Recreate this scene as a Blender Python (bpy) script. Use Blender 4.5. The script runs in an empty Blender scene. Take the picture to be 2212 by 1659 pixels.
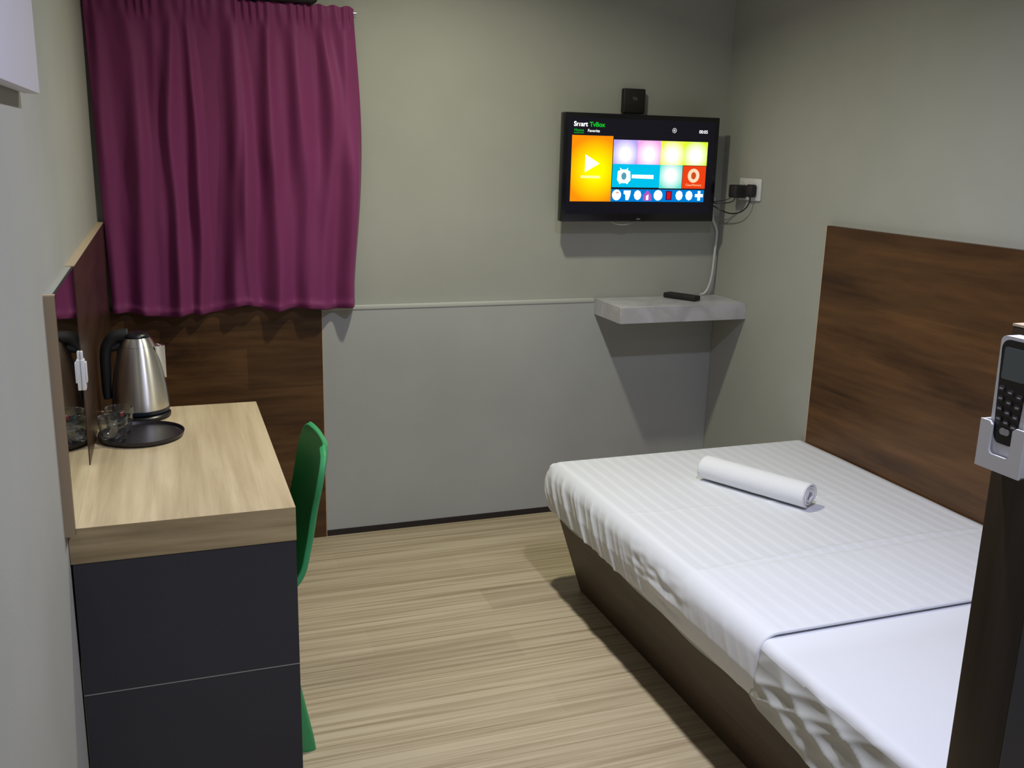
import bpy, bmesh, math, random
from mathutils import Vector, Matrix, noise
random.seed(7)
scn = bpy.context.scene
COL = scn.collection
PI = math.pi

# ------------------------------------------------------------------ helpers
def link(name, bm, mat=None, parent=None, smooth=False, loc=None):
    me = bpy.data.meshes.new(name)
    bmesh.ops.recalc_face_normals(bm, faces=bm.faces)
    bm.to_mesh(me); bm.free()
    if smooth:
        for p in me.polygons: p.use_smooth = True
        if smooth != 'all':
            try: me.set_sharp_from_angle(angle=math.radians(smooth if isinstance(smooth, (int, float)) and smooth is not True else 40))
            except Exception: pass
    o = bpy.data.objects.new(name, me); COL.objects.link(o)
    for m in (mat if isinstance(mat, (list, tuple)) else [mat]):
        if m: me.materials.append(m)
    if parent:
        o.parent = parent
        o.matrix_parent_inverse = Matrix.Translation(parent.location).inverted()
    return o
def thing(name, label, cat, loc=(0, 0, 0), group=None):
    o = bpy.data.objects.new(name, None); COL.objects.link(o)
    o.location = loc; o.empty_display_size = .05
    o['label'] = label; o['category'] = cat
    if group: o['group'] = group
    return o
def tag(o, label, cat=None, group=None):
    o['label'] = label
    if cat: o['category'] = cat
    if group: o['group'] = group
    return o
def struct(o, label=None):
    o['kind'] = 'structure'
    if label: o['label'] = label
    return o
def box(bm, x0, x1, y0, y1, z0, z1, bev=0, seg=2, M=None, mi=0):
    vs = [bm.verts.new((x, y, z)) for x in (x0, x1) for y in (y0, y1) for z in (z0, z1)]
    fs = [bm.faces.new([vs[i] for i in f]) for f in ((0,1,3,2),(4,6,7,5),(0,4,5,1),(2,3,7,6),(0,2,6,4),(1,5,7,3))]
    for f in fs: f.material_index = mi
    if bev:
        es = list({e for f in fs for e in f.edges})
        r = bmesh.ops.bevel(bm, geom=es, offset=bev, segments=seg, affect='EDGES', profile=.5)
        vs = list({v for f in r['faces'] for v in f.verts} | {v for v in vs if v.is_valid})
    if M is not None:
        bmesh.ops.transform(bm, matrix=M, verts=[v for v in vs if v.is_valid])
    return vs
def B(name, dims, mat, parent=None, bev=0, seg=2, M=None, smooth=True):
    bm = bmesh.new(); box(bm, *dims, bev=bev, seg=seg, M=M)
    return link(name, bm, mat, parent, smooth if bev else False)
def tube(bm, pts, r, n=10, cap=True):
    pts = [Vector(p) for p in pts]; rings = []
    up = Vector((0, 0, 1)); prev = None
    for i, p in enumerate(pts):
        t = (pts[min(i+1, len(pts)-1)] - pts[max(i-1, 0)]).normalized()
        if prev is None:
            a = t.cross(up)
            if a.length < .1: a = t.cross(Vector((1, 0, 0)))
        else: a = prev - t * prev.dot(t)
        a.normalize(); b = t.cross(a); prev = a
        rr = r(i/(len(pts)-1)) if callable(r) else r
        ra, rb = rr if isinstance(rr, tuple) else (rr, rr)
        rings.append([bm.verts.new(p + a*math.cos(2*PI*k/n)*ra + b*math.sin(2*PI*k/n)*rb) for k in range(n)])
    for i in range(len(rings)-1):
        for k in range(n):
            bm.faces.new((rings[i][k], rings[i][(k+1) % n], rings[i+1][(k+1) % n], rings[i+1][k]))
    if cap:
        bm.faces.new(rings[0][::-1]); bm.faces.new(rings[-1])
def smoothpath(pts, n=8):
    pts = [Vector(p) for p in pts]; out = []
    P = [pts[0]*2-pts[1]] + pts + [pts[-1]*2-pts[-2]]
    for i in range(1, len(P)-2):
        for k in range(n):
            t = k/n; a, b, c, d = P[i-1:i+3]
            out.append(.5*((2*b)+(c-a)*t+(2*a-5*b+4*c-d)*t*t+(3*b-a-3*c+d)*t**3))
    out.append(pts[-1]); return out
def lathe(bm, prof, n=48, c=(0, 0, 0), sx=1, sy=1):
    rings = []
    for r, z in prof:
        if r < 1e-6: rings.append([bm.verts.new((c[0], c[1], c[2]+z))])
        else: rings.append([bm.verts.new((c[0]+r*sx*math.cos(2*PI*k/n), c[1]+r*sy*math.sin(2*PI*k/n), c[2]+z)) for k in range(n)])
    for a, b in zip(rings, rings[1:]):
        for k in range(n):
            k2 = (k+1) % n
            if len(a) == 1 and len(b) == 1: continue
            if len(a) == 1: bm.faces.new((a[0], b[k2], b[k]))
            elif len(b) == 1: bm.faces.new((a[k], a[k2], b[0]))
            else: bm.faces.new((a[k], a[k2], b[k2], b[k]))
def grid(bm, nu, nv, f):
    V = [[bm.verts.new(f(i/(nu-1), j/(nv-1))) for j in range(nv)] for i in range(nu)]
    for i in range(nu-1):
        for j in range(nv-1):
            try: bm.faces.new((V[i][j], V[i+1][j], V[i+1][j+1], V[i][j+1]))
            except ValueError: pass
    return V

# ------------------------------------------------------------------ materials
def mat(name, col=(.5, .5, .5), rough=.5, metal=0, spec=.5, **kw):
    m = bpy.data.materials.new(name); m.use_nodes = True
    b = m.node_tree.nodes['Principled BSDF']
    b.inputs['Base Color'].default_value = (*col, 1)
    b.inputs['Roughness'].default_value = rough; b.inputs['Metallic'].default_value = metal
    b.inputs['Specular IOR Level'].default_value = spec
    for k, v in kw.items(): b.inputs[k.replace('_', ' ')].default_value = v
    return m
def N(m, t, **kw):
    n = m.node_tree.nodes.new(t)
    for k, v in kw.items():
        if hasattr(n, k): setattr(n, k, v)
        else: n.inputs[k.replace('_', ' ')].default_value = v
    return n
def L(m, a, b): m.node_tree.links.new(a, b)
def bsdf(m): return m.node_tree.nodes['Principled BSDF']
def coords(m, scale, rot=(0, 0, 0)):
    tc = N(m, 'ShaderNodeTexCoord'); mp = N(m, 'ShaderNodeMapping')
    mp.inputs['Scale'].default_value = scale; mp.inputs['Rotation'].default_value = rot
    L(m, tc.outputs['Object'], mp.inputs['Vector']); return mp.outputs['Vector']
def ramp(m, fac, stops):
    r = N(m, 'ShaderNodeValToRGB'); e = r.color_ramp.elements
    while len(e) < len(stops): e.new(.5)
    for k, (p, c) in enumerate(stops): e[k].position = p; e[k].color = (*c, 1)
    L(m, fac, r.inputs['Fac']); return r.outputs['Color']
def mix(m, fac, a, b, mode='MIX'):
    x = N(m, 'ShaderNodeMix'); x.data_type = 'RGBA'; x.blend_type = mode
    for s, v in (('Factor', fac), ('A', a), ('B', b)):
        sock = [i for i in x.inputs if i.name == s and (i.type == 'RGBA' or s == 'Factor' and i.type == 'VALUE')][0]
        if isinstance(v, (int, float)): sock.default_value = v
        elif isinstance(v, tuple): sock.default_value = (*v, 1)
        else: L(m, v, sock)
    return [o for o in x.outputs if o.type == 'RGBA'][0]
def bump(m, h, strength=.2, dist=.002):
    b = N(m, 'ShaderNodeBump'); b.inputs['Strength'].default_value = strength; b.inputs['Distance'].default_value = dist
    L(m, h, b.inputs['Height']); L(m, b.outputs['Normal'], bsdf(m).inputs['Normal'])
def paint(name, c, var=.06):
    m = mat(name, c, .75, spec=.25)
    v = coords(m, (1, 1, 1)); n = N(m, 'ShaderNodeTexNoise', Scale=2.2, Detail=4); L(m, v, n.inputs['Vector'])
    L(m, ramp(m, n.outputs['Fac'], [(.3, tuple(k*(1-var) for k in c)), (.7, tuple(k*(1+var) for k in c))]), bsdf(m).inputs['Base Color'])
    n2 = N(m, 'ShaderNodeTexNoise', Scale=160, Detail=2); L(m, v, n2.inputs['Vector']); bump(m, n2.outputs['Fac'], .12, .002)
    return m
def wood(name, axis, dark, light, cross=14, along=.9, rough=.45, fine=90, blocks=None, planks=None, contrast=(.32, .68), bands=0):
    """grain runs along `axis`; noise is compressed along it"""
    m = mat(name, light, rough, spec=.4)
    sc = [cross]*3; sc['xyz'.index(axis)] = along
    v = coords(m, tuple(sc))
    n = N(m, 'ShaderNodeTexNoise', Scale=1, Detail=6, Roughness=.6, Distortion=.5); L(m, v, n.inputs['Vector'])
    sc2 = [fine]*3; sc2['xyz'.index(axis)] = along*2.4
    v2 = coords(m, tuple(sc2)); n2 = N(m, 'ShaderNodeTexNoise', Scale=1, Detail=3); L(m, v2, n2.inputs['Vector'])
    mm = N(m, 'ShaderNodeMath', operation='MULTIPLY_ADD'); L(m, n2.outputs['Fac'], mm.inputs[0]); mm.inputs[1].default_value = .35
    L(m, n.outputs['Fac'], mm.inputs[2]); s = N(m, 'ShaderNodeMath', operation='SUBTRACT'); L(m, mm.outputs[0], s.inputs[0]); s.inputs[1].default_value = .175
    col = ramp(m, s.outputs[0], [(contrast[0], dark), (contrast[1], light)])
    if planks or blocks:
        L1, W1, rot, amt = planks or blocks
        br = N(m, 'ShaderNodeTexBrick'); br.offset = .37; br.squash = 1
        br.inputs['Scale'].default_value = 1; br.inputs['Brick Width'].default_value = L1; br.inputs['Row Height'].default_value = W1
        br.inputs['Mortar Size'].default_value = 0; br.inputs['Mortar Smooth'].default_value = .3; br.inputs['Bias'].default_value = 0
        br.inputs['Color1'].default_value = (1-amt,)*3+(1,); br.inputs['Color2'].default_value = (1+amt*.0,)*3+(1,); br.inputs['Mortar'].default_value = (.7,)*3+(1,)
        vb = coords(m, (1, 1, 1), rot); L(m, vb, br.inputs['Vector'])
        col = mix(m, 1.0, col, br.outputs['Color'], 'MULTIPLY')
    L(m, col, bsdf(m).inputs['Base Color'])
    bump(m, s.outputs[0], .08, .001)
    return m
def emit(name, c, s=1, c2=None, center=None, rad=.05):
    m = bpy.data.materials.new(name); m.use_nodes = True; nt = m.node_tree; nt.nodes.clear()
    e = nt.nodes.new('ShaderNodeEmission'); o = nt.nodes.new('ShaderNodeOutputMaterial'); nt.links.new(e.outputs[0], o.inputs[0])
    e.inputs['Color'].default_value = (*c, 1); e.inputs['Strength'].default_value = s
    if c2:  # radial fade to c2 puts the bright screen's bloom into the tile colour
        tc = nt.nodes.new('ShaderNodeTexCoord'); mp = nt.nodes.new('ShaderNodeMapping'); g = nt.nodes.new('ShaderNodeTexGradient'); g.gradient_type = 'SPHERICAL'
        mp.inputs['Location'].default_value = tuple(-k/rad for k in center); mp.inputs['Scale'].default_value = (1/rad,)*3
        nt.links.new(tc.outputs['Object'], mp.inputs[0]); nt.links.new(mp.outputs[0], g.inputs[0])
        r = nt.nodes.new('ShaderNodeValToRGB'); r.color_ramp.elements[0].color = (*c, 1); r.color_ramp.elements[1].color = (*c2, 1)
        r.color_ramp.elements[0].position = .05; r.color_ramp.elements[1].position = .75
        nt.links.new(g.outputs['Fac'], r.inputs[0]); nt.links.new(r.outputs[0], e.inputs['Color'])
    return m

WALL = paint('wall_paint', (.40, .405, .365))
WALLB = paint('lower_board_paint', (.42, .43, .42))
CEIL = paint('ceiling_paint', (.75, .75, .73))
OAK_F = wood('floor_oak', 'x', (.32, .24, .14), (.58, .485, .33), cross=52, along=.8, rough=.5, fine=150, planks=(1.15, .155, (0, 0, 0), .14), contrast=(.30, .58))
OAK_T = wood('desk_oak_top', 'y', (.47, .37, .22), (.70, .58, .37), cross=26, along=1.4, rough=.38, contrast=(.3, .7))
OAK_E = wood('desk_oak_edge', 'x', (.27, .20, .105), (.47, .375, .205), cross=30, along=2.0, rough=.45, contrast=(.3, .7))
WAL_X = wood('walnut_grain_x', 'x', (.035, .014, .004), (.19, .092, .033), cross=9, along=1.6, rough=.4, fine=60, contrast=(.25, .75), blocks=(.46, .15, (PI/2, 0, 0), .35))
WAL_Y = wood('walnut_grain_y', 'y', (.040, .016, .005), (.20, .093, .031), cross=8, along=1.3, rough=.4, fine=60, contrast=(.25, .75), blocks=(.5, .17, (PI/2, 0, PI/2), .35))
WAL_Z = wood('walnut_grain_z', 'z', (.014, .0085, .005), (.036, .023, .014), cross=14, along=1.0, rough=.35, contrast=(.3, .7))
WAL_SH = wood('walnut_shaded', 'y', (.022, .010, .004), (.085, .042, .020), cross=8, along=1.3, rough=.35, fine=60, contrast=(.25, .75))  # same walnut, darkened in colour for the shade at the far boards
TRIM = mat('pale_edge_band', (.55, .43, .29), .5)
CHAR = paint('charcoal_laminate', (.042, .042, .048), .12)
CHARB = mat('seam_pale', (.30, .29, .27), .5)
BLACK = mat('black_plastic', (.006, .006, .007), .35)
BLACKM = mat('matte_black', (.012, .012, .012), .6)
WHITE = mat('white_plastic', (.72, .72, .74), .4)
WHITEP = mat('white_board', (.66, .66, .72), .5)
MIRROR = mat('mirror_glass', (.80, .84, .80), .015, 1)

# ------------------------------------------------------------------ measured room
W = 2.376; ZC = 2.42; YF = -4.0
# ---- shell
struct(B('floor', (-.12, W+.12, YF-.1, .12, -.1, 0), OAK_F))
struct(B('ceiling', (-.12, W+.12, YF-.1, .12, ZC, ZC+.1), CEIL))
struct(B('wall_back', (-.12, W+.12, 0, .12, 0, ZC), WALL))
struct(B('wall_left', (-.12, 0, YF, 0, 0, ZC), WALL))
struct(B('wall_right', (W, W+.12, YF, 0, 0, ZC), WALL))
struct(B('wall_front', (-.12, W+.12, YF-.1, YF, 0, ZC), WALL))
BX0 = .731
struct(B('trim_1', (BX0, W, -.011, 0, .022, .889), WALLB, bev=.0015, seg=1))
struct(B('trim_2', (BX0, 1.818, -.0145, -.0005, .880, .8965), mat('pale_bead', (.52, .53, .49), .6), bev=.003))
struct(B('baseboard_back', (BX0, W, -.014, 0, 0, .022), mat('black_skirting', (.02, .014, .014), .6)))

# ---- wood panel on the back wall under the curtain
t = thing('wall_panel', 'dark walnut wood wall panel behind the desk, below the purple curtain', 'wall panel', (.37, 0, 0))
B('board', (.018, BX0-.0025, -.016, 0, 0, .905), WAL_X, t)
B('edge_band', (BX0-.0025, BX0, -.016, 0, 0, .905), TRIM, t)['label'] = 'thin pale edge band'

# ---- left wall panel with mirror
t = thing('mirror_panel', 'low dark wood board with an inset mirror on left wall above desk', 'mirror', (0, -.85, .75))
B('backboard', (0, .018, -1.660, -1.648, .7505, 1.2), WAL_Y, t)
B('backboard', (0, .018, -1.232, -.017, .7505, 1.2), WAL_SH, t)
B('end_band', (0, .018, -1.662, -1.660, .7505, 1.2), mat('end_band', (.33, .25, .16), .5), t)
B('top_band', (0, .018, -1.662, -1.648, 1.2, 1.202), TRIM, t)['label'] = 'pale top edging'
B('top_band', (0, .018, -1.232, -.017, 1.2, 1.202), TRIM, t)['label'] = 'pale top edging'
B('backboard', (0, .018, -.754, -.017, 0, .7505), WAL_SH, t)
B('mirror_backing', (.0002, .0125, -1.648, -1.232, .7505, 1.2), WALL, t)
B('mirror_glass', (.0125, .0168, -1.648, -1.232, .7505, 1.1985), [MIRROR], t)
B('mirror_edge', (.0125, .0169, -1.648, -1.232, 1.1985, 1.2), BLACKM, t)['label'] = 'dark top edge of the mirror'
t = thing('wall_socket', 'small white plastic fitting standing off the mirror edge beside the kettle', 'wall fitting', (.0169, -1.25, .932))
B('socket_plate', (.0169, .0250, -1.262, -1.238, .932, 1.000), WHITE, t, bev=.0015)
B('plug', (.0250, .0285, -1.260, -1.240, .948, .994), WHITE, t, bev=.0015)
B('tab', (.0169, .0225, -1.257, -1.243, .999, 1.018), WHITE, t, bev=.0015)

# ---- headboard panel on right wall
t = thing('headboard', 'tall dark walnut headboard panel fixed to right wall beside the bed', 'headboard', (W, -1.66, 0))
B('board', (W-.02, W-.0005, -2.5995, -.7235, .0005, 1.241), WAL_Y, t)
B('edge_band', (W-.02, W-.0005, -.7235, -.72, 0, 1.241), TRIM, t)['label'] = 'thin pale edge band'

# ---- white board top left
t = thing('wall_board', 'flat white panel high on left wall, cut off by the photo corner', 'wall board', (0, -2.1, 1.6))
B('panel', (.006, .03, -2.55, -1.722, 1.536, 2.1), WHITEP, t, bev=.002)
B('back_frame', (0, .006, -2.53, -1.74, 1.545, 2.09), mat('board_back', (.4, .38, .32), .6), t)

# ---- dark box over the curtain
t = thing('curtain_box', 'dark rounded box on back wall just above the purple curtain', 'box', (.6, 0, 1.93))
B('casing', (.36, .735, -.065, 0, 1.925, 2.08), mat('dark_green_black', (.012, .016, .013), .5), t, bev=.02, seg=5)
B('lip', (.38, .715, -.069, -.064, 1.94, 1.952), BLACK, t, bev=.002)

# ------------------------------------------------------------------ desk
DX, DY0, DY1 = .425, -1.62, -.755
t = thing('desk', 'light oak topped desk with charcoal end panel against the left wall', 'desk', (.2, -1.2, 0))
def slab():
    bm = bmesh.new(); box(bm, 0.001, DX, DY0, DY1, .678, .75)
    bm.normal_update()
    bmesh.ops.recalc_face_normals(bm, faces=bm.faces)
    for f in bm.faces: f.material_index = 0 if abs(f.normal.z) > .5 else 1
    return bm
link('desktop', slab(), [OAK_T, OAK_E], t)
B('end_panel', (.004, DX-.001, DY0+.001, DY0+.03, .398, .678), CHAR, t)
B('end_panel', (.004, DX-.001, DY0+.001, DY0+.03, 0, .396), CHAR, t)
B('seam_strip', (.004, DX-.001, DY0+.0005, DY0+.03, .396, .398), CHARB, t)['label'] = 'pale seam line'
B('end_panel', (.004, DX-.001, DY1-.03, DY1-.001, 0, .678), CHAR, t)
B('back_rail', (.010, .028, DY0+.03, DY1-.03, .45, .678), CHAR, t)

# ------------------------------------------------------------------ chair
GREEN = mat('green_plastic', (.045, .33, .115), .45)
t = thing('chair', 'green moulded plastic chair tucked under the light oak desk', 'chair', (.28, -1.19, 0))
def arc_param(prof, n):
    d = [0]
    for a, b in zip(prof, prof[1:]): d.append(d[-1]+(b-a).length)
    out = []
    for k in range(n):
        s = d[-1]*k/(n-1); i = 0
        while i < len(d)-2 and d[i+1] < s: i += 1
        u = (s-d[i])/max(1e-9, d[i+1]-d[i]); out.append(prof[i].lerp(prof[i+1], u))
    return out
raw = [Vector((a, 0, b)) for a, b in [(.075, .405), (.09, .432), (.15, .438), (.26, .428), (.36, .428), (.43, .444), (.470, .475), (.494, .535), (.513, .630), (.528, .705), (.542, .761)]]
P3 = arc_param(smoothpath(raw, 8), 64)
CYc = -1.185
def halfw(z, s):
    if s < .5: w = .195
    else:
        k = (s-.5)/.5
        w = .195 - .035*math.sin(min(1, k*1.7)*PI/2)**2 + .028*max(0, (k-.62)/.38)**1.5
    if s > .86: w -= .085*(1-math.sqrt(max(0, 1-((s-.86)/.14)**2)))
    if s < .1: w -= .05*(1-math.sqrt(max(0, 1-((.1-s)/.1)**2)))
    return w
def shell(side):
    bm = bmesh.new()
    def f(u, v):
        i = v*(len(P3)-1); k = min(int(i), len(P3)-2); p = P3[k].lerp(P3[k+1], i-k)
        tn = (P3[min(k+1, len(P3)-1)]-P3[max(k-1, 0)]).normalized(); nrm = Vector((-tn.z, 0, tn.x))
        q = (u*2-1); w = halfw(p.z, v)
        cup = (.012+.008*max(0, min(1, (v-.5)*6)))*abs(q)**2.5
        return Vector((p.x, CYc+q*w, p.z)) + nrm*cup
    grid(bm, 33, 64, f)
    return bm
o = link('seat_shell', shell(0), GREEN, t, 'all')
sol = o.modifiers.new('thick', 'SOLIDIFY'); sol.thickness = .014; sol.offset = 1
bv = o.modifiers.new('round', 'BEVEL'); bv.width = .004; bv.segments = 3; bv.limit_method = 'ANGLE'; bv.angle_limit = math.radians(50)
for sx, sy in ((1, -1), (1, 1), (-1, -1), (-1, 1)):
    top = Vector((.40 if sx > 0 else .13, CYc+sy*.13, .418)); bot = Vector((.466 if sx > 0 else .085, CYc+sy*.158, 0))
    bm = bmesh.new(); rings = []
    for k in range(13):
        u = k/12; c = top.lerp(bot, u); hx = .016+.010*u**2; hy = .022 - .004*u
        if k == 12: hx *= .9; hy *= .85
        ring = []
        for a in range(16):
            an = 2*PI*a/16; ca, sa = math.cos(an), math.sin(an)
            ring.append(bm.verts.new((c.x+hx*math.copysign(abs(ca)**.5, ca), c.y+hy*math.copysign(abs(sa)**.5, sa), c.z)))
        rings.append(ring)
    for a, b in zip(rings, rings[1:]):
        for k in range(16): bm.faces.new((a[k], a[(k+1) % 16], b[(k+1) % 16], b[k]))
    bm.faces.new(rings[0]); bm.faces.new(rings[-1][::-1])
    link('leg', bm, GREEN, t, True)

# ------------------------------------------------------------------ curtain
def fabric(name, c, rough=.8, sheen=.3):
    m = mat(name, c, rough, spec=.2, Sheen_Weight=sheen)
    v = coords(m, (1, 1, 1)); w = N(m, 'ShaderNodeTexNoise', Scale=700, Detail=2); L(m, v, w.inputs['Vector']); bump(m, w.outputs['Fac'], .15, .0006)
    return m
PURP = fabric('purple_curtain', (.215, .038, .132), .55, .1)
PURP.node_tree.nodes['Principled BSDF'].inputs['Sheen Weight'].default_value = .05
t = thing('curtain', 'gathered purple curtain hanging over the upper left of back wall', 'curtain', (.43, 0, .9))
folds = [(.028, .018, .020), (.106, .030, .030), (.180, .010, .018), (.238, .034, .024), (.305, .026, .020), (.345, -.006, .018), (.43, .036, .030), (.475, .020, .016), (.555, .040, .028), (.655, .036, .032), (.742, .030, .026), (.825, .040, .034)]
nz0 = lambda a: noise.noise(Vector((a, 5.5, 1)))
def curt(u, v):
    # u across, v 0 bottom -> 1 top
    xl = 0.004 + .03*(1-v)**3*0; xr = .858 + .028*math.sin(PI*min(1, (1-v)*1.08))**1.3 - .012*(1-v)
    x0 = u*.858
    x0c = x0
    zt = 1.925 + .003*math.sin(x0*130); zb = .897 - .014*math.exp(-((x0-.22)/.12)**2) + .016*math.exp(-((x0-.43)/.06)**2) + .004*math.sin(x0*31) - .005*noise.noise(Vector((x0*11, 3, 0)))
    z = zb + (zt-zb)*v
    h = 1-v
    drift = .022*math.sin(3.1*h + x0*7) + .02*h*noise.noise(Vector((x0*5, h*2.0, 4)))
    d = 0
    for i, (c, a, w0) in enumerate(folds):
        cc = c + .035*noise.noise(Vector((i*3.7, h*1.6, 1.3))) + drift*.35
        w = w0*(.72+.55*min(1, h*1.6))
        amp = a*1.25*(.30+.95*min(1, h*2.0))*(.85+.5*noise.noise(Vector((i*9.1, h*2.2, 7))))
        d += amp*math.exp(-((x0-cc)/w)**2)
    d += .005*noise.noise(Vector((x0*30, h*5, 2)))*(1-h*.5)
    # gathered heading around the rod
    g = math.exp(-((v-.975)/.05)**2)
    ru = .0055*math.sin(x0*210 + 2*math.sin(x0*37)) * max(0, min(1, (v-.92)/.04))*(.7+.6*nz0(x0*9))
    d = d*(1-.8*g) + ru*.8 + .014*g
    
    # small hem roll and end returns
    d += .006*math.exp(-((h-.985)/.012)**2)
    e = min(1, max(0, (1-u)/.02)); d = d*e**.5 + .0
    x = x0*(xr/.858) + .006*noise.noise(Vector((x0*14, h*4, 9)))*math.sin(PI*u)
    xs = .004 + .024*h; x = xs + x*(1-xs/.885)
    return Vector((x, -.026 - max(d, .0), z))
bm = bmesh.new(); grid(bm, 420, 200, curt)
o = link('cloth', bm, PURP, t, 'all'); s = o.modifiers.new('thick', 'SOLIDIFY'); s.thickness = .0025; s.offset = -1
bm = bmesh.new(); tube(bm, [(.002, -.023, 1.908), (.868, -.023, 1.908)], .005, 12); link('rod', bm, mat('rod_metal', (.6, .6, .62), .3, 1), t, True)
bm = bmesh.new(); tube(bm, [(.862, -.023, 1.908), (.862, 0, 1.908)], .004, 10); tube(bm, [(.862, -.004, 1.908), (.862, 0, 1.908)], .012, 14); link('bracket', bm, mat('bracket_metal', (.8, .8, .8), .2, 1), t, True)

# ------------------------------------------------------------------ bed
BX, BY0, BY1, ZM = 1.362, -.665, -2.585, .46
t = thing('bed', 'low single bed with tapered dark brown base beside the right wall', 'bed', (1.86, -1.6, 0))
BRN = wood('bed_base_brown', 'y', (.040, .026, .016), (.075, .050, .032), cross=20, along=2, rough=.5, contrast=(.3, .7))
bm = bmesh.new()
xr = W-.021
v = [(1.484, -.726, 0), (xr, -.726, 0), (xr, BY1, 0), (1.484, BY1, 0), (1.392, -.69, .315), (xr, -.69, .315), (xr, BY1, .315), (1.392, BY1, .315)]
v = [bm.verts.new(p) for p in v]
for f in ((3, 2, 1, 0), (4, 5, 6, 7), (0, 1, 5, 4), (1, 2, 6, 5), (2, 3, 7, 6), (3, 0, 4, 7)): bm.faces.new([v[i] for i in f])
link('bed_base', bm, BRN, t)
B('mattress', (BX+.022, xr-.004, BY1+.004, BY0-.02, .315, ZM-.012), mat('mattress_ticking', (.7, .7, .7), .8), t, bev=.03, seg=5)

def drape(x0, x1, y0, y1, ztop, r, drop, wr, na, nb, foot=True, topf=None, tuck=.010):
    """cloth over the mattress: left edge x0, foot edge y0 (far), right edge x1, near edge y1"""
    bm = bmesh.new()
    la = [ -drop + drop*1.0*(i/(na*.42)) for i in range(int(na*.42))] + [ (x1-x0)*(i/(na*.58))**1.0 for i in range(int(na*.58)+1)]
    lb = ([ -drop + drop*(i/(nb*.2)) for i in range(int(nb*.2))] if foot else []) + [ (y0-y1)*(i/(nb*.8)) for i in range(int(nb*.8)+1)]
    V = []
    for b in lb:
        row = []
        for a in la:
            ex, ey = min(0, a), min(0, b)
            d = math.hypot(ex, ey); ax, bb = max(0, a), max(0, b)
            px, py = x0 + r + ax*(x1-x0-r)/(x1-x0), y0 - r - bb*(y0-y1-r)/(y0-y1) if foot else y0 - bb
            D = Vector((ex, -ey, 0))
            if d > 1e-7: D /= d
            yy = py
            dm = drop + wr('edge', yy, ex)
            d2 = d*(dm/drop)
            if ex < 0 and ey < 0: d2 = min(d, drop)*(dm/drop)
            al = d2/r
            if al < PI/2: h, g, nz = r*math.sin(al), r*(1-math.cos(al)), math.cos(al)
            else: h, g, nz = r, r + d2 - PI/2*r, 0
            nrm = D*math.sin(min(al, PI/2)) + Vector((0, 0, nz))
            if d > 1e-7:
                arc = yy if ey == 0 else (px if ex == 0 else yy+math.atan2(-ey, -ex)*.06)
                off = wr('side', arc, g)
            else: off = 0
            p = Vector((px, py, ztop)) + D*h - Vector((0, 0, g)) + nrm*off
            # tuck under towards the bottom
            p -= D*(tuck*max(0, (g-.10)/.06))
            if d < 1e-7 and topf: p.z += topf(px, py)
            row.append(bm.verts.new(p))
        V.append(row)
    for i in range(len(V)-1):
        for j in range(len(V[0])-1):
            try: bm.faces.new((V[i][j], V[i+1][j], V[i+1][j+1], V[i][j+1]))
            except ValueError: pass
    return bm
nz = lambda x, y, z=0: noise.noise(Vector((x, y, z)))
def wr_cover(kind, s, g):
    if kind == 'edge': return .010*nz(s*3.2, 1) + .004*nz(s*12, 2) - .004
    k = max(0, min(1, (g-.012)/.05))
    foot = max(0, min(1, (s+1.45)/.5))      # stronger pleats toward the foot
    rid = 0
    for q, (f, a) in enumerate(((34, .0045), (61, .0025))):
        x = s*f + g*f*.55 + 2.2*nz(s*3, q*5); rid += a*(1-abs(math.sin(x)))**2.0*2
    mid = math.exp(-((s+1.45)/.13)**2)       # crumpled patch
    cr = .006*nz(s*16, g*46, 3)*mid
    return k*(rid*(.10+.8*foot)) + k*cr + .003*k*nz(s*4, g*8, 9)
def top_cover(x, y):
    z = .0012*nz(x*5, y*5) + .0008*nz(x*14, y*6, 2)
    z += .0018*math.exp(-((y+1.20+.05*(x-1.5)*1+.004*math.sin(x*30))/.008)**2)*(1 if x < 2.1 else 0)
    z += .0035*math.exp(-((y+1.578-.02*math.sin(x*4))/.010)**2)
    if y < -1.585: z += .004*min(1, (-1.585-y)/.02)
    return z
def wr_under(kind, s, g):
    if kind == 'edge': return .012*nz(s*4, 7) + .028*max(0, min(1, (-s-1.9)/.5))
    k = max(0, min(1, g/.05))
    a = max(0, min(1, (-s-1.88)/.06))
    q1 = 1-abs(nz(s*4.5+g*9, g*6, 1)*2); q2 = 1-abs(nz(s*9-g*22, g*5, 5)*2)
    return k*a*(.010*max(0, q1)**2 + .006*max(0, q2)**2 + .012*abs(nz(s*3, g*5, 8)))
SHEETC = (.77, .79, .83)
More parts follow.
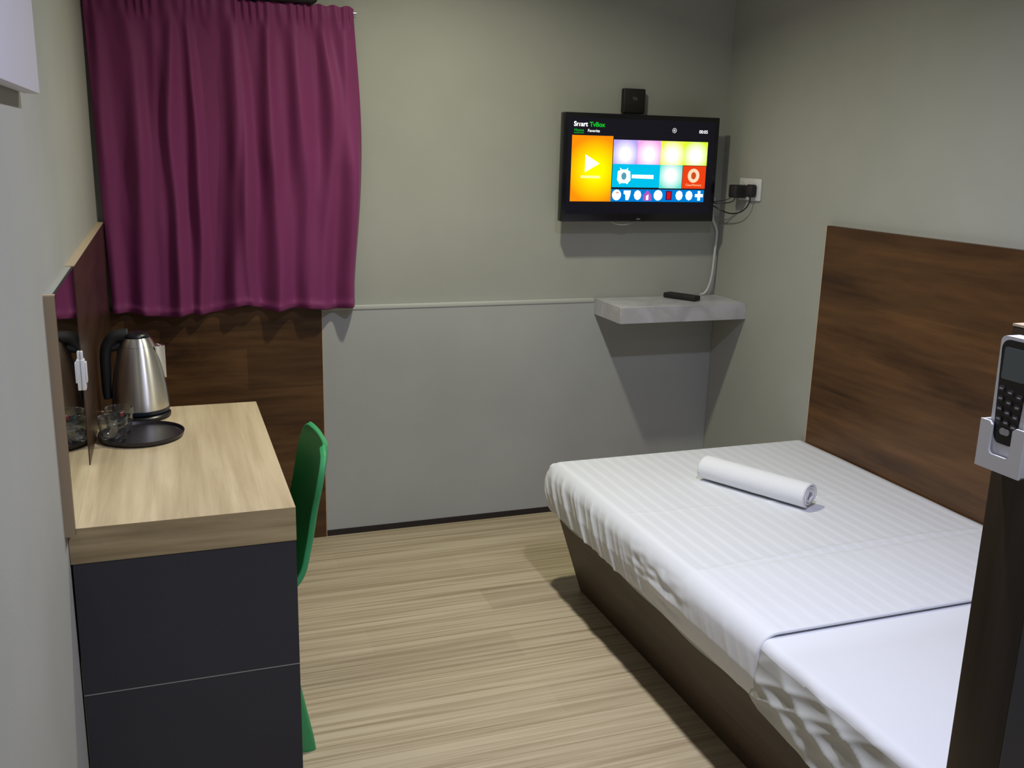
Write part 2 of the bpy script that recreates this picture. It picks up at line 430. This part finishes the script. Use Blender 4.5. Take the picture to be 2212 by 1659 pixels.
def sheetmat(name, stripes):
    m = mat(name, SHEETC, .7, spec=.3, Sheen_Weight=.15)
    v = coords(m, (1, 1, 1))
    if stripes:
        sx = N(m, 'ShaderNodeSeparateXYZ'); L(m, v, sx.inputs[0])
        f = N(m, 'ShaderNodeMath', operation='MULTIPLY'); L(m, sx.outputs['X'], f.inputs[0]); f.inputs[1].default_value = 2*PI/.042
        s = N(m, 'ShaderNodeMath', operation='SINE'); L(m, f.outputs[0], s.inputs[0])
        col = ramp(m, s.outputs[0], [(.35, tuple(k*.955 for k in SHEETC)), (.6, SHEETC)])
        gt = N(m, 'ShaderNodeMath', operation='GREATER_THAN'); L(m, sx.outputs['Y'], gt.inputs[0]); gt.inputs[1].default_value = -1.578
        mr = N(m, 'ShaderNodeMapRange'); L(m, gt.outputs[0], mr.inputs['Value']); mr.inputs['To Min'].default_value = .3; mr.inputs['To Max'].default_value = 1.25
        L(m, mix(m, mr.outputs[0], SHEETC, col), bsdf(m).inputs['Base Color'])
        L(m, ramp(m, s.outputs[0], [(.35, (.55,)*3), (.6, (.75,)*3)]), bsdf(m).inputs['Roughness'])
    n = N(m, 'ShaderNodeTexNoise', Scale=9, Detail=3); L(m, v, n.inputs['Vector']); bump(m, n.outputs['Fac'], .25, .01)
    return m
SH1, SH2 = sheetmat('striped_cover', True), sheetmat('plain_sheet', False)
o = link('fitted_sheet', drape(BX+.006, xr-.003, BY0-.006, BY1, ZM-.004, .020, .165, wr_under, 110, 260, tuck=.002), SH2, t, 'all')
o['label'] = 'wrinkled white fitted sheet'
o.data.materials.append(mat('sheet_side_grey', (.50, .51, .49), .6))
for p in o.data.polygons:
    if p.center.z < ZM-.026: p.material_index = 1  # faces below the top edge take a darker grey
t = thing('bed_cover', 'striped white cotton cover spread over the bed, folded back near the middle', 'bed cover', (1.86, -1.3, ZM))
YN = -1.915
o = link('cover_cloth', drape(BX-.004, xr, BY0+.004, YN, ZM+.004, .05, .190, wr_cover, 130, 420, topf=top_cover), SH1, t, 'all')
s = o.modifiers.new('thick', 'SOLIDIFY'); s.thickness = .003; s.offset = -1
# rolled near edge of the folded-back cover
bm = bmesh.new()
hem = [(xr, YN, ZM+.0042)] + [(xr-(xr-BX-.05)*k/20, YN, ZM+.0042) for k in range(1, 21)]
for k in range(1, 9):
    a = PI/2*k/8; hem.append((BX+.046-.046*math.sin(a)-.0005, YN, ZM+.0038-.046*(1-math.cos(a))))
hem += [(BX-.0005+.010*(k/8)**2, YN, ZM-.046-.10*k/8) for k in range(1, 9)]
tube(bm, hem, (lambda u: (.0042, .0042)), 10); link('folded_edge', bm, SH2, t, 'all')

# ---- towel
TOW = mat('towel_terry', (.84, .85, .88), .95, spec=.1, Sheen_Weight=.3)
v = coords(TOW, (1, 1, 1)); n = N(TOW, 'ShaderNodeTexNoise', Scale=420, Detail=2); L(TOW, v, n.inputs['Vector']); bump(TOW, n.outputs['Fac'], .5, .002)
a0, a1 = Vector((1.785, -.975, 0)), Vector((1.945, -1.30, 0)); ax = (a1-a0).normalized(); sd = Vector((ax.y, -ax.x, 0)); R0 = .042
bm = bmesh.new(); NU, NV = 190, 46; T = 2.6
def tw(u, v):
    th = 2*PI*T*(1-u); r = R0*(1-.30*(1-u)*T/1.0*.42*1.0) if False else R0 - .0092*(T*(1-u))
    th2 = th - 1.2
    flat = 1.0
    y = r*math.cos(th2)*1.06; z = r*math.sin(th2)*.93
    e = min(v, 1-v); inset = 0
    L0 = (a1-a0).length
    wob = .004*nz(th*.6, 3 if v < .5 else 8)*(1 if e < .02 else 1-min(1, e/.08))
    rr = 1 + .012*nz(v*9, th*.8, 5) + .01*nz(v*30, th*2, 2)
    c = a0 + ax*(L0*v + (wob if v > .5 else -wob)) + sd*(y*rr)
    return Vector((c.x, c.y, ZM+.0055 + R0*.93 + z*rr))
grid(bm, NU, NV, tw)
o = link('rolled_towel', bm, TOW, None, 'all'); tag(o, 'tightly rolled white hand towel lying diagonally on the bed', 'towel')
s = o.modifiers.new('thick', 'SOLIDIFY'); s.thickness = .0062; s.offset = -1

# ------------------------------------------------------------------ partition and air conditioner remote
PX = 1.187
t = thing('partition', 'dark brown wooden partition post at right, holding the white remote holder', 'partition', (1.78, -2.64, 0))
B('partition_panel', (PX, W, -2.682, -2.6, 0, 1.272), WAL_Z, t, bev=.002)
B('top_edging', (PX, W, -2.682, -2.6, 1.272, 1.275), TRIM, t)['label'] = 'pale top edging'
B('front_laminate', (PX+.0005, W, -2.684, -2.682, 0, 1.272), mat('grey_laminate', (.05, .05, .055), .3), t)['label'] = 'greyer front face'
t = thing('remote_holder', 'white plastic wall holder on the partition end, gripping the remote', 'holder', (PX, -2.645, 1.1))
hx0, hx1, hy0, hy1, hz0, hz1 = 1.148, PX, -2.678, -2.612, 1.100, 1.160
B('back_plate', (hx1-.004, hx1, hy0, hy1, hz0, hz1+.012), WHITE, t, bev=.001)
bm = bmesh.new()
box(bm, hx0, hx1-.004, hy0, hy0+.003, hz0, hz1, bev=.001); box(bm, hx0, hx1-.004, hy1-.003, hy1, hz0, hz1, bev=.001)
box(bm, hx0, hx1-.004, hy0, hy1, hz0, hz0+.003, bev=.001)
link('side_walls', bm, WHITE, t, True)
# front plate with a U notch
bm = bmesh.new(); c = (hy0+hy1)/2; nw = .0155; nb = hz0+.020
prof = [(hy0, hz0), (hy1, hz0), (hy1, hz1), (c+nw+.004, hz1), (c+nw, hz1-.004), (c+nw, nb+.006)]
prof += [(c+nw-.006+.006*math.cos(a), nb+.006-.006*math.sin(a)) for a in (.4, .8, 1.2, PI/2)]
prof += [(c-nw+.006-.006*math.sin(a), nb+.006-.006*math.cos(a)) for a in (0, .4, .8, 1.2)] + [(c-nw, nb+.006), (c-nw, hz1-.004), (c-nw-.004, hz1), (hy0, hz1)]
def dedupe(pr):
    out = []
    for p in pr:
        if not out or (abs(p[0]-out[-1][0])+abs(p[1]-out[-1][1])) > 1e-5: out.append(p)
    return out
prof = dedupe(prof)
f = bm.faces.new([bm.verts.new((hx0-.003, y, z)) for y, z in prof])
r = bmesh.ops.extrude_face_region(bm, geom=[f])
bmesh.ops.translate(bm, vec=(.003, 0, 0), verts=[g for g in r['geom'] if isinstance(g, bmesh.types.BMVert)])
bm.faces.ensure_lookup_table()
if f.is_valid is False or f not in bm.faces: pass
bmesh.ops.triangulate(bm, faces=[q for q in bm.faces if len(q.verts) > 4], ngon_method='EAR_CLIP')
link('front_plate', bm, WHITE, t)
# remote
t = thing('air_conditioner_remote', 'white and black air conditioner remote with grey screen, standing in holder', 'remote control', (1.165, -2.645, 1.105))
rx0, rx1 = 1.1515, 1.172
ry0, ry1, rz0, rz1 = -2.671, -2.619, 1.1045, 1.266
def rrect(bm, x, y0, y1, z0, z1, r, th, n=6, taper=0):
    pts = []
    for cy, cz, s0 in ((y1-r, z1-r, 0), (y0+r, z1-r, 1), (y0+r, z0+r, 2), (y1-r, z0+r, 3)):
        for k in range(n+1):
            a = PI/2*(s0+k/n); pts.append((cy+r*math.cos(a), cz+r*math.sin(a)))
    def tp(y, z): return (y0+y1)/2 + (y-(y0+y1)/2)*(1-taper*(1-(z-z0)/(z1-z0)))
    A = [bm.verts.new((x, tp(y, z), z)) for y, z in pts]; Bv = [bm.verts.new((x+th, tp(y, z), z)) for y, z in pts]
    bm.faces.new(A); bm.faces.new(Bv[::-1])
    for k in range(len(A)): bm.faces.new((A[k], A[(k+1) % len(A)], Bv[(k+1) % len(A)], Bv[k]))
bm = bmesh.new(); rrect(bm, rx0, ry0, ry1, rz0, rz1, .008, rx1-rx0, taper=.12); link('body', bm, WHITE, t, True)
bm = bmesh.new(); rrect(bm, rx0-.001, ry0+.003, ry1-.003, rz0+.030, rz1-.004, .012, .0012, taper=.30); link('face_plate', bm, BLACK, t)
bm = bmesh.new(); rrect(bm, rx0-.0016, ry0+.009, ry1-.009, rz1-.052, rz1-.013, .003, .0008); link('display', bm, mat('lcd_grey', (.10, .125, .13), .25), t)
BTN = mat('button_grey', (.03, .03, .035), .35); BTL = mat('button_mark', (.35, .35, .36), .5)
for rI in range(4):
    for cI in range(3):
        yb = (ry0+ry1)/2 + (1-cI)*.0135*(1-.05*rI); zb = rz1-.064-.0125*rI - .003*cI
        bm = bmesh.new(); rrect(bm, rx0-.0024, yb-.0045, yb+.0045, zb-.0035, zb+.0035, .003, .0015); b = link('button', bm, BTN, t)
        bm = bmesh.new(); box(bm, rx0-.0027, rx0-.0023, yb-.0025, yb+.0025, zb-.0008, zb+.0010); link('button_mark', bm, BTL, b)
bm = bmesh.new(); rrect(bm, rx0-.0024, (ry0+ry1)/2-.007, (ry0+ry1)/2+.007, rz0+.042, rz0+.050, .0035, .0015); link('button', bm, BTL, t)['label'] = 'pale power button'

# ------------------------------------------------------------------ shelf, tv remote
MARB = mat('marble_laminate', (.5, .49, .5), .35)
v = coords(MARB, (1, 1, 1)); n = N(MARB, 'ShaderNodeTexNoise', Scale=7, Detail=8, Roughness=.6, Distortion=1.4); L(MARB, v, n.inputs['Vector'])
L(MARB, ramp(MARB, n.outputs['Fac'], [(.35, (.40, .39, .42)), (.5, (.47, .46, .48)), (.68, (.55, .54, .59))]), bsdf(MARB).inputs['Base Color'])
o = B('wall_shelf', (1.820, W, -.25, -.0112, .832, .896), MARB, bev=.001, seg=1); tag(o, 'grey marble patterned floating shelf in the corner below the television', 'shelf')
t = thing('television_remote', 'black remote control lying on the grey marble shelf', 'remote control', (2.165, -.11, .896))
M = Matrix.Translation((2.166, -.100, .896)) @ Matrix.Rotation(math.radians(-62), 4, 'Z')
bm = bmesh.new(); box(bm, -.075, .075, -.023, .023, .001, .0215, bev=.005, seg=3, M=M); link('body', bm, BLACKM, t, True)
bm = bmesh.new()
for i in range(8):
    for j in range(3): box(bm, -.06+.013*i, -.053+.013*i, -.015+.012*j, -.009+.012*j, .0214, .0225, M=M)
link('button_grid', bm, mat('dark_keys', (.03, .03, .03), .5), t)

# ------------------------------------------------------------------ television
TX0, TX1, TZ0, TZ1, TY = 1.621, 2.283, 1.208, 1.609, -.103
t = thing('television', 'black wall-mounted television in the corner showing a colourful app menu', 'television', (1.95, 0, 1.41))
bm = bmesh.new(); box(bm, TX0, TX1, TY, -.068, TZ0, TZ1, bev=.004, seg=3); box(bm, TX0+.08, TX1-.08, -.070, -.052, TZ0+.03, TZ1-.08, bev=.006); link('casing', bm, mat('tv_gloss_black', (.008, .008, .010), .22), t, True)
bm = bmesh.new(); box(bm, 1.85, 2.05, -.054, 0, 1.33, 1.50); link('wall_bracket', bm, BLACKM, t)
B('screen', (TX0+.018, TX1-.018, TY-.0008, TY+.001, TZ0+.030, TZ1-.018), mat('screen_black', (.004, .004, .005), .3, spec=.3, Emission_Color=(.004, .0035, .008, 1), Emission_Strength=1), t)
B('bottom_badge', (1.940, 1.956, TY-.001, TY, TZ0+.007, TZ0+.012), mat('badge', (.4, .4, .4), .3, .8), t)
YS = TY-.0010
def tile(x0, z0, x1, z1, m, name='app_tile', y=YS):
    bm = bmesh.new(); box(bm, x0, x1, y-.0003, y, z0, z1); return link(name, bm, m, t)
def poly(pts, m, name, y=YS-.0006, parent=None):
    bm = bmesh.new(); f = bm.faces.new([bm.verts.new((px, y, pz)) for px, pz in pts]); r = bmesh.ops.extrude_face_region(bm, geom=[f])
    bmesh.ops.translate(bm, vec=(0, -.0002, 0), verts=[g for g in r['geom'] if isinstance(g, bmesh.types.BMVert)])
    return link(name, bm, m, parent or t)
def ell(cx, cz, rx, rz, n=24): return [(cx+rx*math.cos(2*PI*k/n), cz+rz*math.sin(2*PI*k/n)) for k in range(n)]
def text(s, x, z, size, m, name='screen_text', y=YS-.0008, M=None, parent=None, align='LEFT', bold=0):
    cu = bpy.data.curves.new('txt', 'FONT'); cu.body = s; cu.size = size; cu.extrude = .0001; cu.align_x = align; cu.offset = bold
    ob = bpy.data.objects.new('txt', cu); COL.objects.link(ob); bpy.context.view_layer.update()
    me = bpy.data.meshes.new_from_object(ob.evaluated_get(bpy.context.evaluated_depsgraph_get()))
    bpy.data.objects.remove(ob); me.name = name
    me.transform(M if M else Matrix.Translation((x, y, z)) @ Matrix.Rotation(PI/2, 4, 'X'))
    me.materials.clear(); me.materials.append(m)
    o = bpy.data.objects.new(name, me); COL.objects.link(o); p = parent or t; o.parent = p; o.matrix_parent_inverse = Matrix.Translation(p.location).inverted(); return o
WHT = emit('ui_white', (1, 1, 1), 1.6); GRN = emit('ui_green', (.01, .55, .03), 1)
def at(x, y, z): return (x, y, z)
E_OR = emit('ui_orange', (1.0, .26, .003), 1.15, (1.0, .88, 0), (1.755, YS, 1.40), .13)
o_ = tile(1.655, 1.284, 1.824, 1.527, E_OR); o_['label'] = 'tall orange tile'
poly([(1.712, 1.458), (1.712, 1.392), (1.771, 1.425)], WHT, 'play_icon', parent=o_); poly([(1.696, 1.380), (1.696, 1.3705), (1.776, 1.3705), (1.776, 1.380)], emit('ui_pale_yellow', (1, .95, .35), 1.1), 'caption_bar', parent=o_)
cols = [('purple', (.45, .36, .85), 1.827, 1.929), ('pink', (.85, .38, .78), 1.929, 2.029), ('yellow', (.80, .86, .07), 2.029, 2.131), ('lime', (.70, .95, .03), 2.131, 2.235)]
for nm, c, xa, xb in cols:
    cxx = (xa+xb)/2; o_ = tile(xa, 1.425, xb, 1.515, emit('ui_'+nm, c, 1.1, (1, 1, 1), (cxx, YS, 1.462), .062)); o_['label'] = 'washed out '+nm+' tile'
    poly(ell(cxx, 1.462, .024, .026), emit('ui_icon_'+nm, (1, 1, .97), 1.1), 'app_icon', parent=o_)
cy_ = tile(1.827, 1.338, 2.030, 1.425, emit('ui_cyan', (0, .52, .82), 1.05)); cy_['label'] = 'wide cyan tile'
poly([(1.858, 1.412), (1.867, 1.405), (1.885, 1.405), (1.893, 1.412), (1.890, 1.403), (1.902, 1.398), (1.905, 1.365), (1.896, 1.357), (1.893, 1.350), (1.885, 1.354), (1.866, 1.354), (1.858, 1.350), (1.856, 1.357), (1.848, 1.365), (1.850, 1.398), (1.861, 1.403)], WHT, 'robot_icon', parent=cy_)
poly(ell(1.876, 1.380, .011, .014), emit('ui_cyan_dark', (.1, .35, .45), 1), 'robot_face', y=YS-.0009, parent=cy_)
poly([(1.910, 1.386), (1.910, 1.373), (2.003, 1.371), (2.003, 1.386)], WHT, 'caption_bar', parent=cy_)
o_ = tile(2.030, 1.336, 2.129, 1.425, emit('ui_mint', (.12, .72, .60), 1.1, (1, 1, 1), (2.079, YS, 1.385), .062)); o_['label'] = 'mint green tile'
poly(ell(2.079, 1.387, .025, .025), emit('ui_icon_mint', (.95, 1, 1), 1.1), 'app_icon', parent=o_)
rd = tile(2.131, 1.336, 2.234, 1.423, emit('ui_red', (.86, .055, .008), 1)); rd['label'] = 'orange red tile'
poly(ell(2.180, 1.386, .026, .027), emit('ui_cream', (1, .75, .5), 1), 'round_icon', parent=rd)
poly(ell(2.180, 1.386, .011, .014), emit('ui_brick', (.6, .08, .02), 1), 'round_icon_core', y=YS-.0009, parent=rd)
text('CleanMemory', 2.182, 1.346, .0125, emit('ui_peach', (1, .6, .3), 1), align='CENTER', parent=rd)
st = tile(1.825, 1.284, 2.232, 1.331, emit('ui_blue', (0, .20, .62), 1.1), 'icon_strip'); st['label'] = 'blue strip of small icons'
ics = [1.849, 1.894, 1.939, 1.981, 2.028, 2.075, 2.121, 2.165, 2.210]
for k, xx in enumerate(ics):
    zc = 1.309
    if k in (0, 4): pts, mm = ell(xx, zc, .019, .020), WHT
    elif k == 1: pts, mm = [(xx-.015, zc+.017), (xx+.015, zc+.017), (xx+.013, zc), (xx+.006, zc-.019), (xx-.006, zc-.019), (xx-.008, zc+.002), (xx-.015, zc+.004)], WHT
    elif k == 3: pts, mm = [(xx-.018, zc-.021), (xx-.018, zc), (xx, zc+.020), (xx+.018, zc), (xx+.018, zc-.021)], emit('ui_violet', (.45, .10, .55), 1)
    elif k == 5: pts, mm = [(xx-.013, zc-.018), (xx+.013, zc-.018), (xx+.013, zc+.017), (xx-.013, zc+.017)], emit('ui_dark_maroon', (.05, .0, .08), 1)
    elif k == 8: pts, mm = [(xx-.018, zc-.006), (xx-.006, zc-.006), (xx-.006, zc-.019), (xx+.006, zc-.019), (xx+.006, zc-.006), (xx+.018, zc-.006), (xx+.018, zc+.006), (xx+.006, zc+.006), (xx+.006, zc+.018), (xx-.006, zc+.018), (xx-.006, zc+.006), (xx-.018, zc+.006)], WHT
    else: pts, mm = ell(xx, zc, .016, .019, 8), WHT
    i_ = poly(pts, mm, 'small_icon', parent=st)
poly([(2.066, 1.294), (2.084, 1.294), (2.084, 1.323), (2.066, 1.323)], emit('ui_dark_red', (.6, .01, .01), 1), 'small_icon', y=YS-.0009, parent=st)
poly([(1.976, 1.291), (1.976, 1.306), (1.986, 1.312), (1.986, 1.291)], WHT, 'small_icon', y=YS-.0009, parent=st)
poly([(1.842, 1.318), (1.852, 1.322), (1.862, 1.317), (1.852, 1.314)], emit('ui_soft_red', (.8, .35, .35), 1), 'small_icon', y=YS-.0009, parent=st)
text('Smart', 1.660, 1.560, .0235, WHT, bold=.0006); text('TvBox', 1.724, 1.5595, .0235, GRN, bold=.0006)
text('Home', 1.662, 1.5405, .0155, GRN); tile(1.662, 1.5345, 1.702, 1.5365, GRN, 'underline'); text('Favorite', 1.717, 1.5395, .0150, WHT)
bm = bmesh.new()
for k in range(24):
    a, b = 2*PI*k/24, 2*PI*(k+1)/24
    bm.faces.new([bm.verts.new((2.083+r_*math.cos(q), YS-.0006, 1.555+r_*math.sin(q))) for r_, q in ((.0095, a), (.0095, b), (.0070, b), (.0070, a))])
poly(ell(2.083, 1.555, .004, .004), emit('ui_grey', (.6, .6, .6), 1), 'settings_icon'); link('settings_icon', bm, emit('ui_grey2', (.6, .6, .62), 1), t)
text('00:05', 2.192, 1.5475, .0175, WHT)
# cables hanging from the television
bm = bmesh.new(); tube(bm, smoothpath([(1.84, -.06, 1.215), (1.86, -.075, 1.199), (1.895, -.08, 1.194), (1.93, -.075, 1.200), (1.945, -.06, 1.215)]), .0022, 8); link('loose_cable', bm, mat('pale_cable', (.7, .7, .68), .5), t, True)
bm = bmesh.new(); tube(bm, smoothpath([(2.318, -.045, 1.30), (2.325, -.032, 1.22), (2.352, -.028, 1.16), (2.350, -.026, 1.07), (2.346, -.024, .98), (2.335, -.022, .93), (2.318, -.02, .904), (2.30, -.018, .901)]), .0048, 10)
tag(link('white_cable', bm, mat('white_cable', (.62, .62, .62), .5), None, True), 'white cable dropping from the television corner to the marble shelf', 'cable')

# tv box above
t = thing('media_box', 'small square black box on back wall, peeking above the television', 'media box', (1.943, 0, 1.66))
B('casing', (1.896, 1.990, -.030, -.004, 1.615, 1.708), BLACKM, t, bev=.006, seg=3)
B('mount_pad', (1.915, 1.97, -.005, 0, 1.63, 1.69), BLACKM, t)
text('TX', 1.933, 1.665, .016, mat('grey_print', (.25, .24, .27), .5), 'logo_text', parent=t, y=-.0303)

# outlet and plugs
t = thing('wall_outlet', 'white double wall outlet on right wall beside the television', 'outlet', (W, -.215, 1.34))
B('outlet_plate', (W-.009, W, -.289, -.143, 1.298, 1.382), WHITE, t, bev=.003, seg=3)
for yy in (-.18, -.25): B('rocker_switch', (W-.0115, W-.0085, yy-.006, yy+.006, 1.358, 1.374), WHITE, t, bev=.001)
t = thing('power_plug', 'boxy black adaptor plugged into outlet half nearer the television', 'plug', (W-.03, -.178, 1.33))
B('adaptor_body', (W-.062, W-.0095, -.203, -.150, 1.306, 1.356), BLACKM, t, bev=.006, seg=3)
bm = bmesh.new(); tube(bm, smoothpath([(W-.045, -.177, 1.308), (W-.05, -.17, 1.292), (W-.065, -.14, 1.283), (W-.09, -.11, 1.280), (2.292, -.095, 1.281), (2.285, -.09, 1.284)]), .0022, 8); link('cord', bm, BLACK, t, True)
bm = bmesh.new(); tube(bm, smoothpath([(W-.055, -.168, 1.308), (W-.065, -.15, 1.297), (W-.08, -.125, 1.290), (2.292, -.092, 1.286), (2.285, -.088, 1.288)]), .0015, 8); link('thin_cord', bm, BLACK, t, True)
t = thing('power_plug', 'black plug in outlet half farther from the television', 'plug', (W-.03, -.248, 1.33))
B('plug_body', (W-.036, W-.0095, -.271, -.227, 1.312, 1.360), BLACKM, t, bev=.008, seg=3)
bm = bmesh.new(); tube(bm, smoothpath([(W-.025, -.250, 1.314), (W-.025, -.250, 1.298), (W-.028, -.235, 1.272), (W-.035, -.200, 1.250), (W-.045, -.150, 1.243), (W-.06, -.11, 1.252), (W-.085, -.08, 1.27), (2.288, -.072, 1.275), (2.285, -.070, 1.285)]), .0025, 8); link('cord', bm, BLACK, t, True)

# ------------------------------------------------------------------ kettle
STEEL = mat('brushed_steel', (.80, .79, .76), .34, 1); bsdf(STEEL).inputs['Anisotropic'].default_value = .95; bsdf(STEEL).inputs['Anisotropic Rotation'].default_value = .25
v = coords(STEEL, (40, 40, 900)); n = N(STEEL, 'ShaderNodeTexNoise', Scale=1, Detail=2); L(STEEL, v, n.inputs['Vector']); tg = N(STEEL, 'ShaderNodeTangent'); tg.direction_type = 'RADIAL'; tg.axis = 'Z'; L(STEEL, tg.outputs[0], bsdf(STEEL).inputs['Tangent'])
KX, KY, KZ = .121, -.836, .75
t = thing('kettle', 'stainless steel electric kettle with black handle and lid on the desk', 'kettle', (KX, KY, KZ))
K = (KX, KY, KZ)
bm = bmesh.new(); lathe(bm, [(0, 0), (.070, 0), (.0745, .003), (.0745, .010), (.070, .014), (0, .014)], 48, K); link('power_base', bm, BLACK, t, True)
bm = bmesh.new(); lathe(bm, [(0, .015), (.068, .015), (.0725, .020), (.0725, .028), (0, .028)], 48, K); link('body_ring', bm, mat('dark_blue_plastic', (.010, .018, .03), .3), t, True)
prof = [(.0, .028), (.0715, .028), (.0725, .032), (.0715, .050), (.0675, .090), (.0610, .130), (.0535, .168), (.0475, .190), (.0460, .1935)]
bm = bmesh.new(); lathe(bm, prof+[(0, .1935)], 64, K); link('body', bm, STEEL, t, 50)
bm = bmesh.new(); lathe(bm, [(0, .194), (.0455, .194), (.0450, .1955), (.040, .208), (.034, .216), (.0, .216)], 64, K); link('collar', bm, STEEL, t, 50)
bm = bmesh.new(); lathe(bm, [(0, .2165), (.033, .2165), (.033, .220), (.028, .2265), (.016, .230), (0, .231)], 48, K); link('lid', bm, BLACK, t, True)
# spout : wedge on +x side
bm = bmesh.new(); rows = []
for k in range(9):
    u = k/8; z = .192 - .088*u; rb = .0470 + .0195*u
    reach = max(0, .0685-rb); hw = .022*(1-u)+.003
    rows.append([bm.verts.new((KX+rb-.004, KY-hw, KZ+z)), bm.verts.new((KX+rb+reach, KY-hw*.25, KZ+z)), bm.verts.new((KX+rb+reach, KY+hw*.25, KZ+z)), bm.verts.new((KX+rb-.004, KY+hw, KZ+z))])
for a, b in zip(rows, rows[1:]):
    for k in range(3): bm.faces.new((a[k], a[k+1], b[k+1], b[k]))
bm.faces.new(rows[0]); link('spout', bm, STEEL, t)
bm = bmesh.new()
hp = smoothpath([(KX-.020, KY, KZ+.222), (KX-.050, KY, KZ+.220), (KX-.066, KY, KZ+.206), (KX-.077, KY, KZ+.180), (KX-.080, KY, KZ+.130), (KX-.081, KY, KZ+.085), (KX-.080, KY, KZ+.055)], 8)
tube(bm, hp, lambda u: (.017-.003*u, .0185-.008*u), 14); 
tube(bm, smoothpath([(KX-.040, KY, KZ+.196), (KX-.058, KY, KZ+.190), (KX-.078, KY, KZ+.190)], 6), .010, 12); link('handle', bm, BLACKM, t, 'all')

# ---- tray
t_ = bpy.data.objects
bm = bmesh.new(); TC = (.124, -1.032, .75)
lathe(bm, [(0, 0), (.090, 0), (.099, .004), (.1015, .013), (.0990, .0135), (.0955, .006), (.088, .0045), (0, .0045)], 64, TC)
tag(link('serving_tray', bm, mat('dark_tray', (.016, .013, .017), .32), None, True), 'round black tray on the desk carrying two glasses', 'tray')
# ---- tumblers
GLASS = bpy.data.materials.new('clear_glass'); GLASS.use_nodes = True
nt = GLASS.node_tree; nt.nodes.clear()
tr = nt.nodes.new('ShaderNodeBsdfTransparent'); tr.inputs[0].default_value = (.93, .95, .95, 1)
gl = nt.nodes.new('ShaderNodeBsdfGlossy'); gl.inputs['Roughness'].default_value = .06
lw = nt.nodes.new('ShaderNodeLayerWeight'); lw.inputs[0].default_value = .35; fr = nt.nodes.new('ShaderNodeMapRange'); fr.inputs['From Min'].default_value = .15; fr.inputs['To Min'].default_value = .09; fr.inputs['To Max'].default_value = .85; nt.links.new(lw.outputs['Facing'], fr.inputs['Value'])
mx = nt.nodes.new('ShaderNodeMixShader'); ou = nt.nodes.new('ShaderNodeOutputMaterial')
for a_, b_ in ((fr.outputs[0], mx.inputs[0]), (tr.outputs[0], mx.inputs[1]), (gl.outputs[0], mx.inputs[2]), (mx.outputs[0], ou.inputs[0])): nt.links.new(a_, b_)
def tumbler(cx, cy, label):
    z0 = .7545; c = (cx, cy, z0)
    bm = bmesh.new()
    out = [(.0, 0.0), (.024, 0.0), (.0285, .004), (.0315, .018), (.0335, .034), (.0345, .062)]
    inn = [(.0335, .0625), (.0325, .060), (.0312, .034), (.0285, .017), (.022, .011), (0, .010)]
    lathe(bm, out+inn, 40, c)
    for v_ in bm.verts:                        # cut facets round the lower half
        h = v_.co.z-z0
        if .003 < h < .036:
            d = Vector((v_.co.x-cx, v_.co.y-cy, 0)); rad = d.length
            if rad > .030:
                a = math.atan2(d.y, d.x); s = 1-.05*abs(math.sin(a*5+h*90)); v_.co.x = cx+d.x*s; v_.co.y = cy+d.y*s
    o = link('glass_tumbler', bm, GLASS, None, 'all')
    tag(o, label, 'glass', 'glass tumblers on the tray'); return o
tumbler(.0615, -1.066, 'clear cut glass tumbler on the tray, nearer the camera')
tumbler(.072, -.985, 'clear cut glass tumbler on the tray, nearer the kettle')
bm = bmesh.new(); box(bm, -.005, .005, -.001, .001, .028, .040, bev=.0005, M=Matrix.Translation((.077, -.985, .7658)) @ Matrix.Rotation(.5, 4, 'Z') @ Matrix.Rotation(.12, 4, 'X'))
RS = mat('red_sachet', (.45, .03, .03), .4)
tag(link('sachet', bm, RS, None, True), 'tiny red sachet standing in the glass nearer the kettle', 'sachet')

# ------------------------------------------------------------------ lights : three ceiling downlights in a row
def down(y, e, col, r=.045, x=1.09, spread=145):
    ld = bpy.data.lights.new('downlight', 'AREA'); ld.shape = 'DISK'; ld.size = r*2; ld.energy = e; ld.color = col; ld.spread = math.radians(spread)
    o = bpy.data.objects.new('downlight', ld); COL.objects.link(o); o.location = (x, y, ZC-.02); return o
down(-.906, 14.5, (1, .985, .77))
down(-2.28, 20.5, (.755, .775, 1))
down(-3.45, 7.5, (.72, .77, 1))
w = bpy.data.worlds.new('world'); scn.world = w; w.use_nodes = True
w.node_tree.nodes['Background'].inputs[0].default_value = (.5, .55, .6, 1); w.node_tree.nodes['Background'].inputs[1].default_value = .05

# ------------------------------------------------------------------ camera
f_px = 2065.19; yaw, pitch, roll = .3504924, .2403834, .0255780
cy_, sy_, cp_, sp_ = math.cos(yaw), math.sin(yaw), math.cos(pitch), math.sin(pitch)
F = Vector((sy_*cp_, cy_*cp_, -sp_)); r0 = Vector((cy_, -sy_, 0)); u0 = r0.cross(F)
Rv = r0*math.cos(roll)+u0*math.sin(roll); U = -r0*math.sin(roll)+u0*math.cos(roll)
cam = bpy.data.cameras.new('camera'); co = bpy.data.objects.new('camera', cam); COL.objects.link(co)
co.matrix_world = Matrix(((Rv.x, U.x, -F.x, .204724), (Rv.y, U.y, -F.y, -3.487454), (Rv.z, U.z, -F.z, 1.468223), (0, 0, 0, 1)))
cam.sensor_width = 36; cam.lens = f_px*36/2212; cam.clip_start = .02
scn.camera = co
scn.view_settings.view_transform = 'Standard'; scn.view_settings.look = 'None'; scn.view_settings.gamma = 1
scn.view_settings.exposure = 0
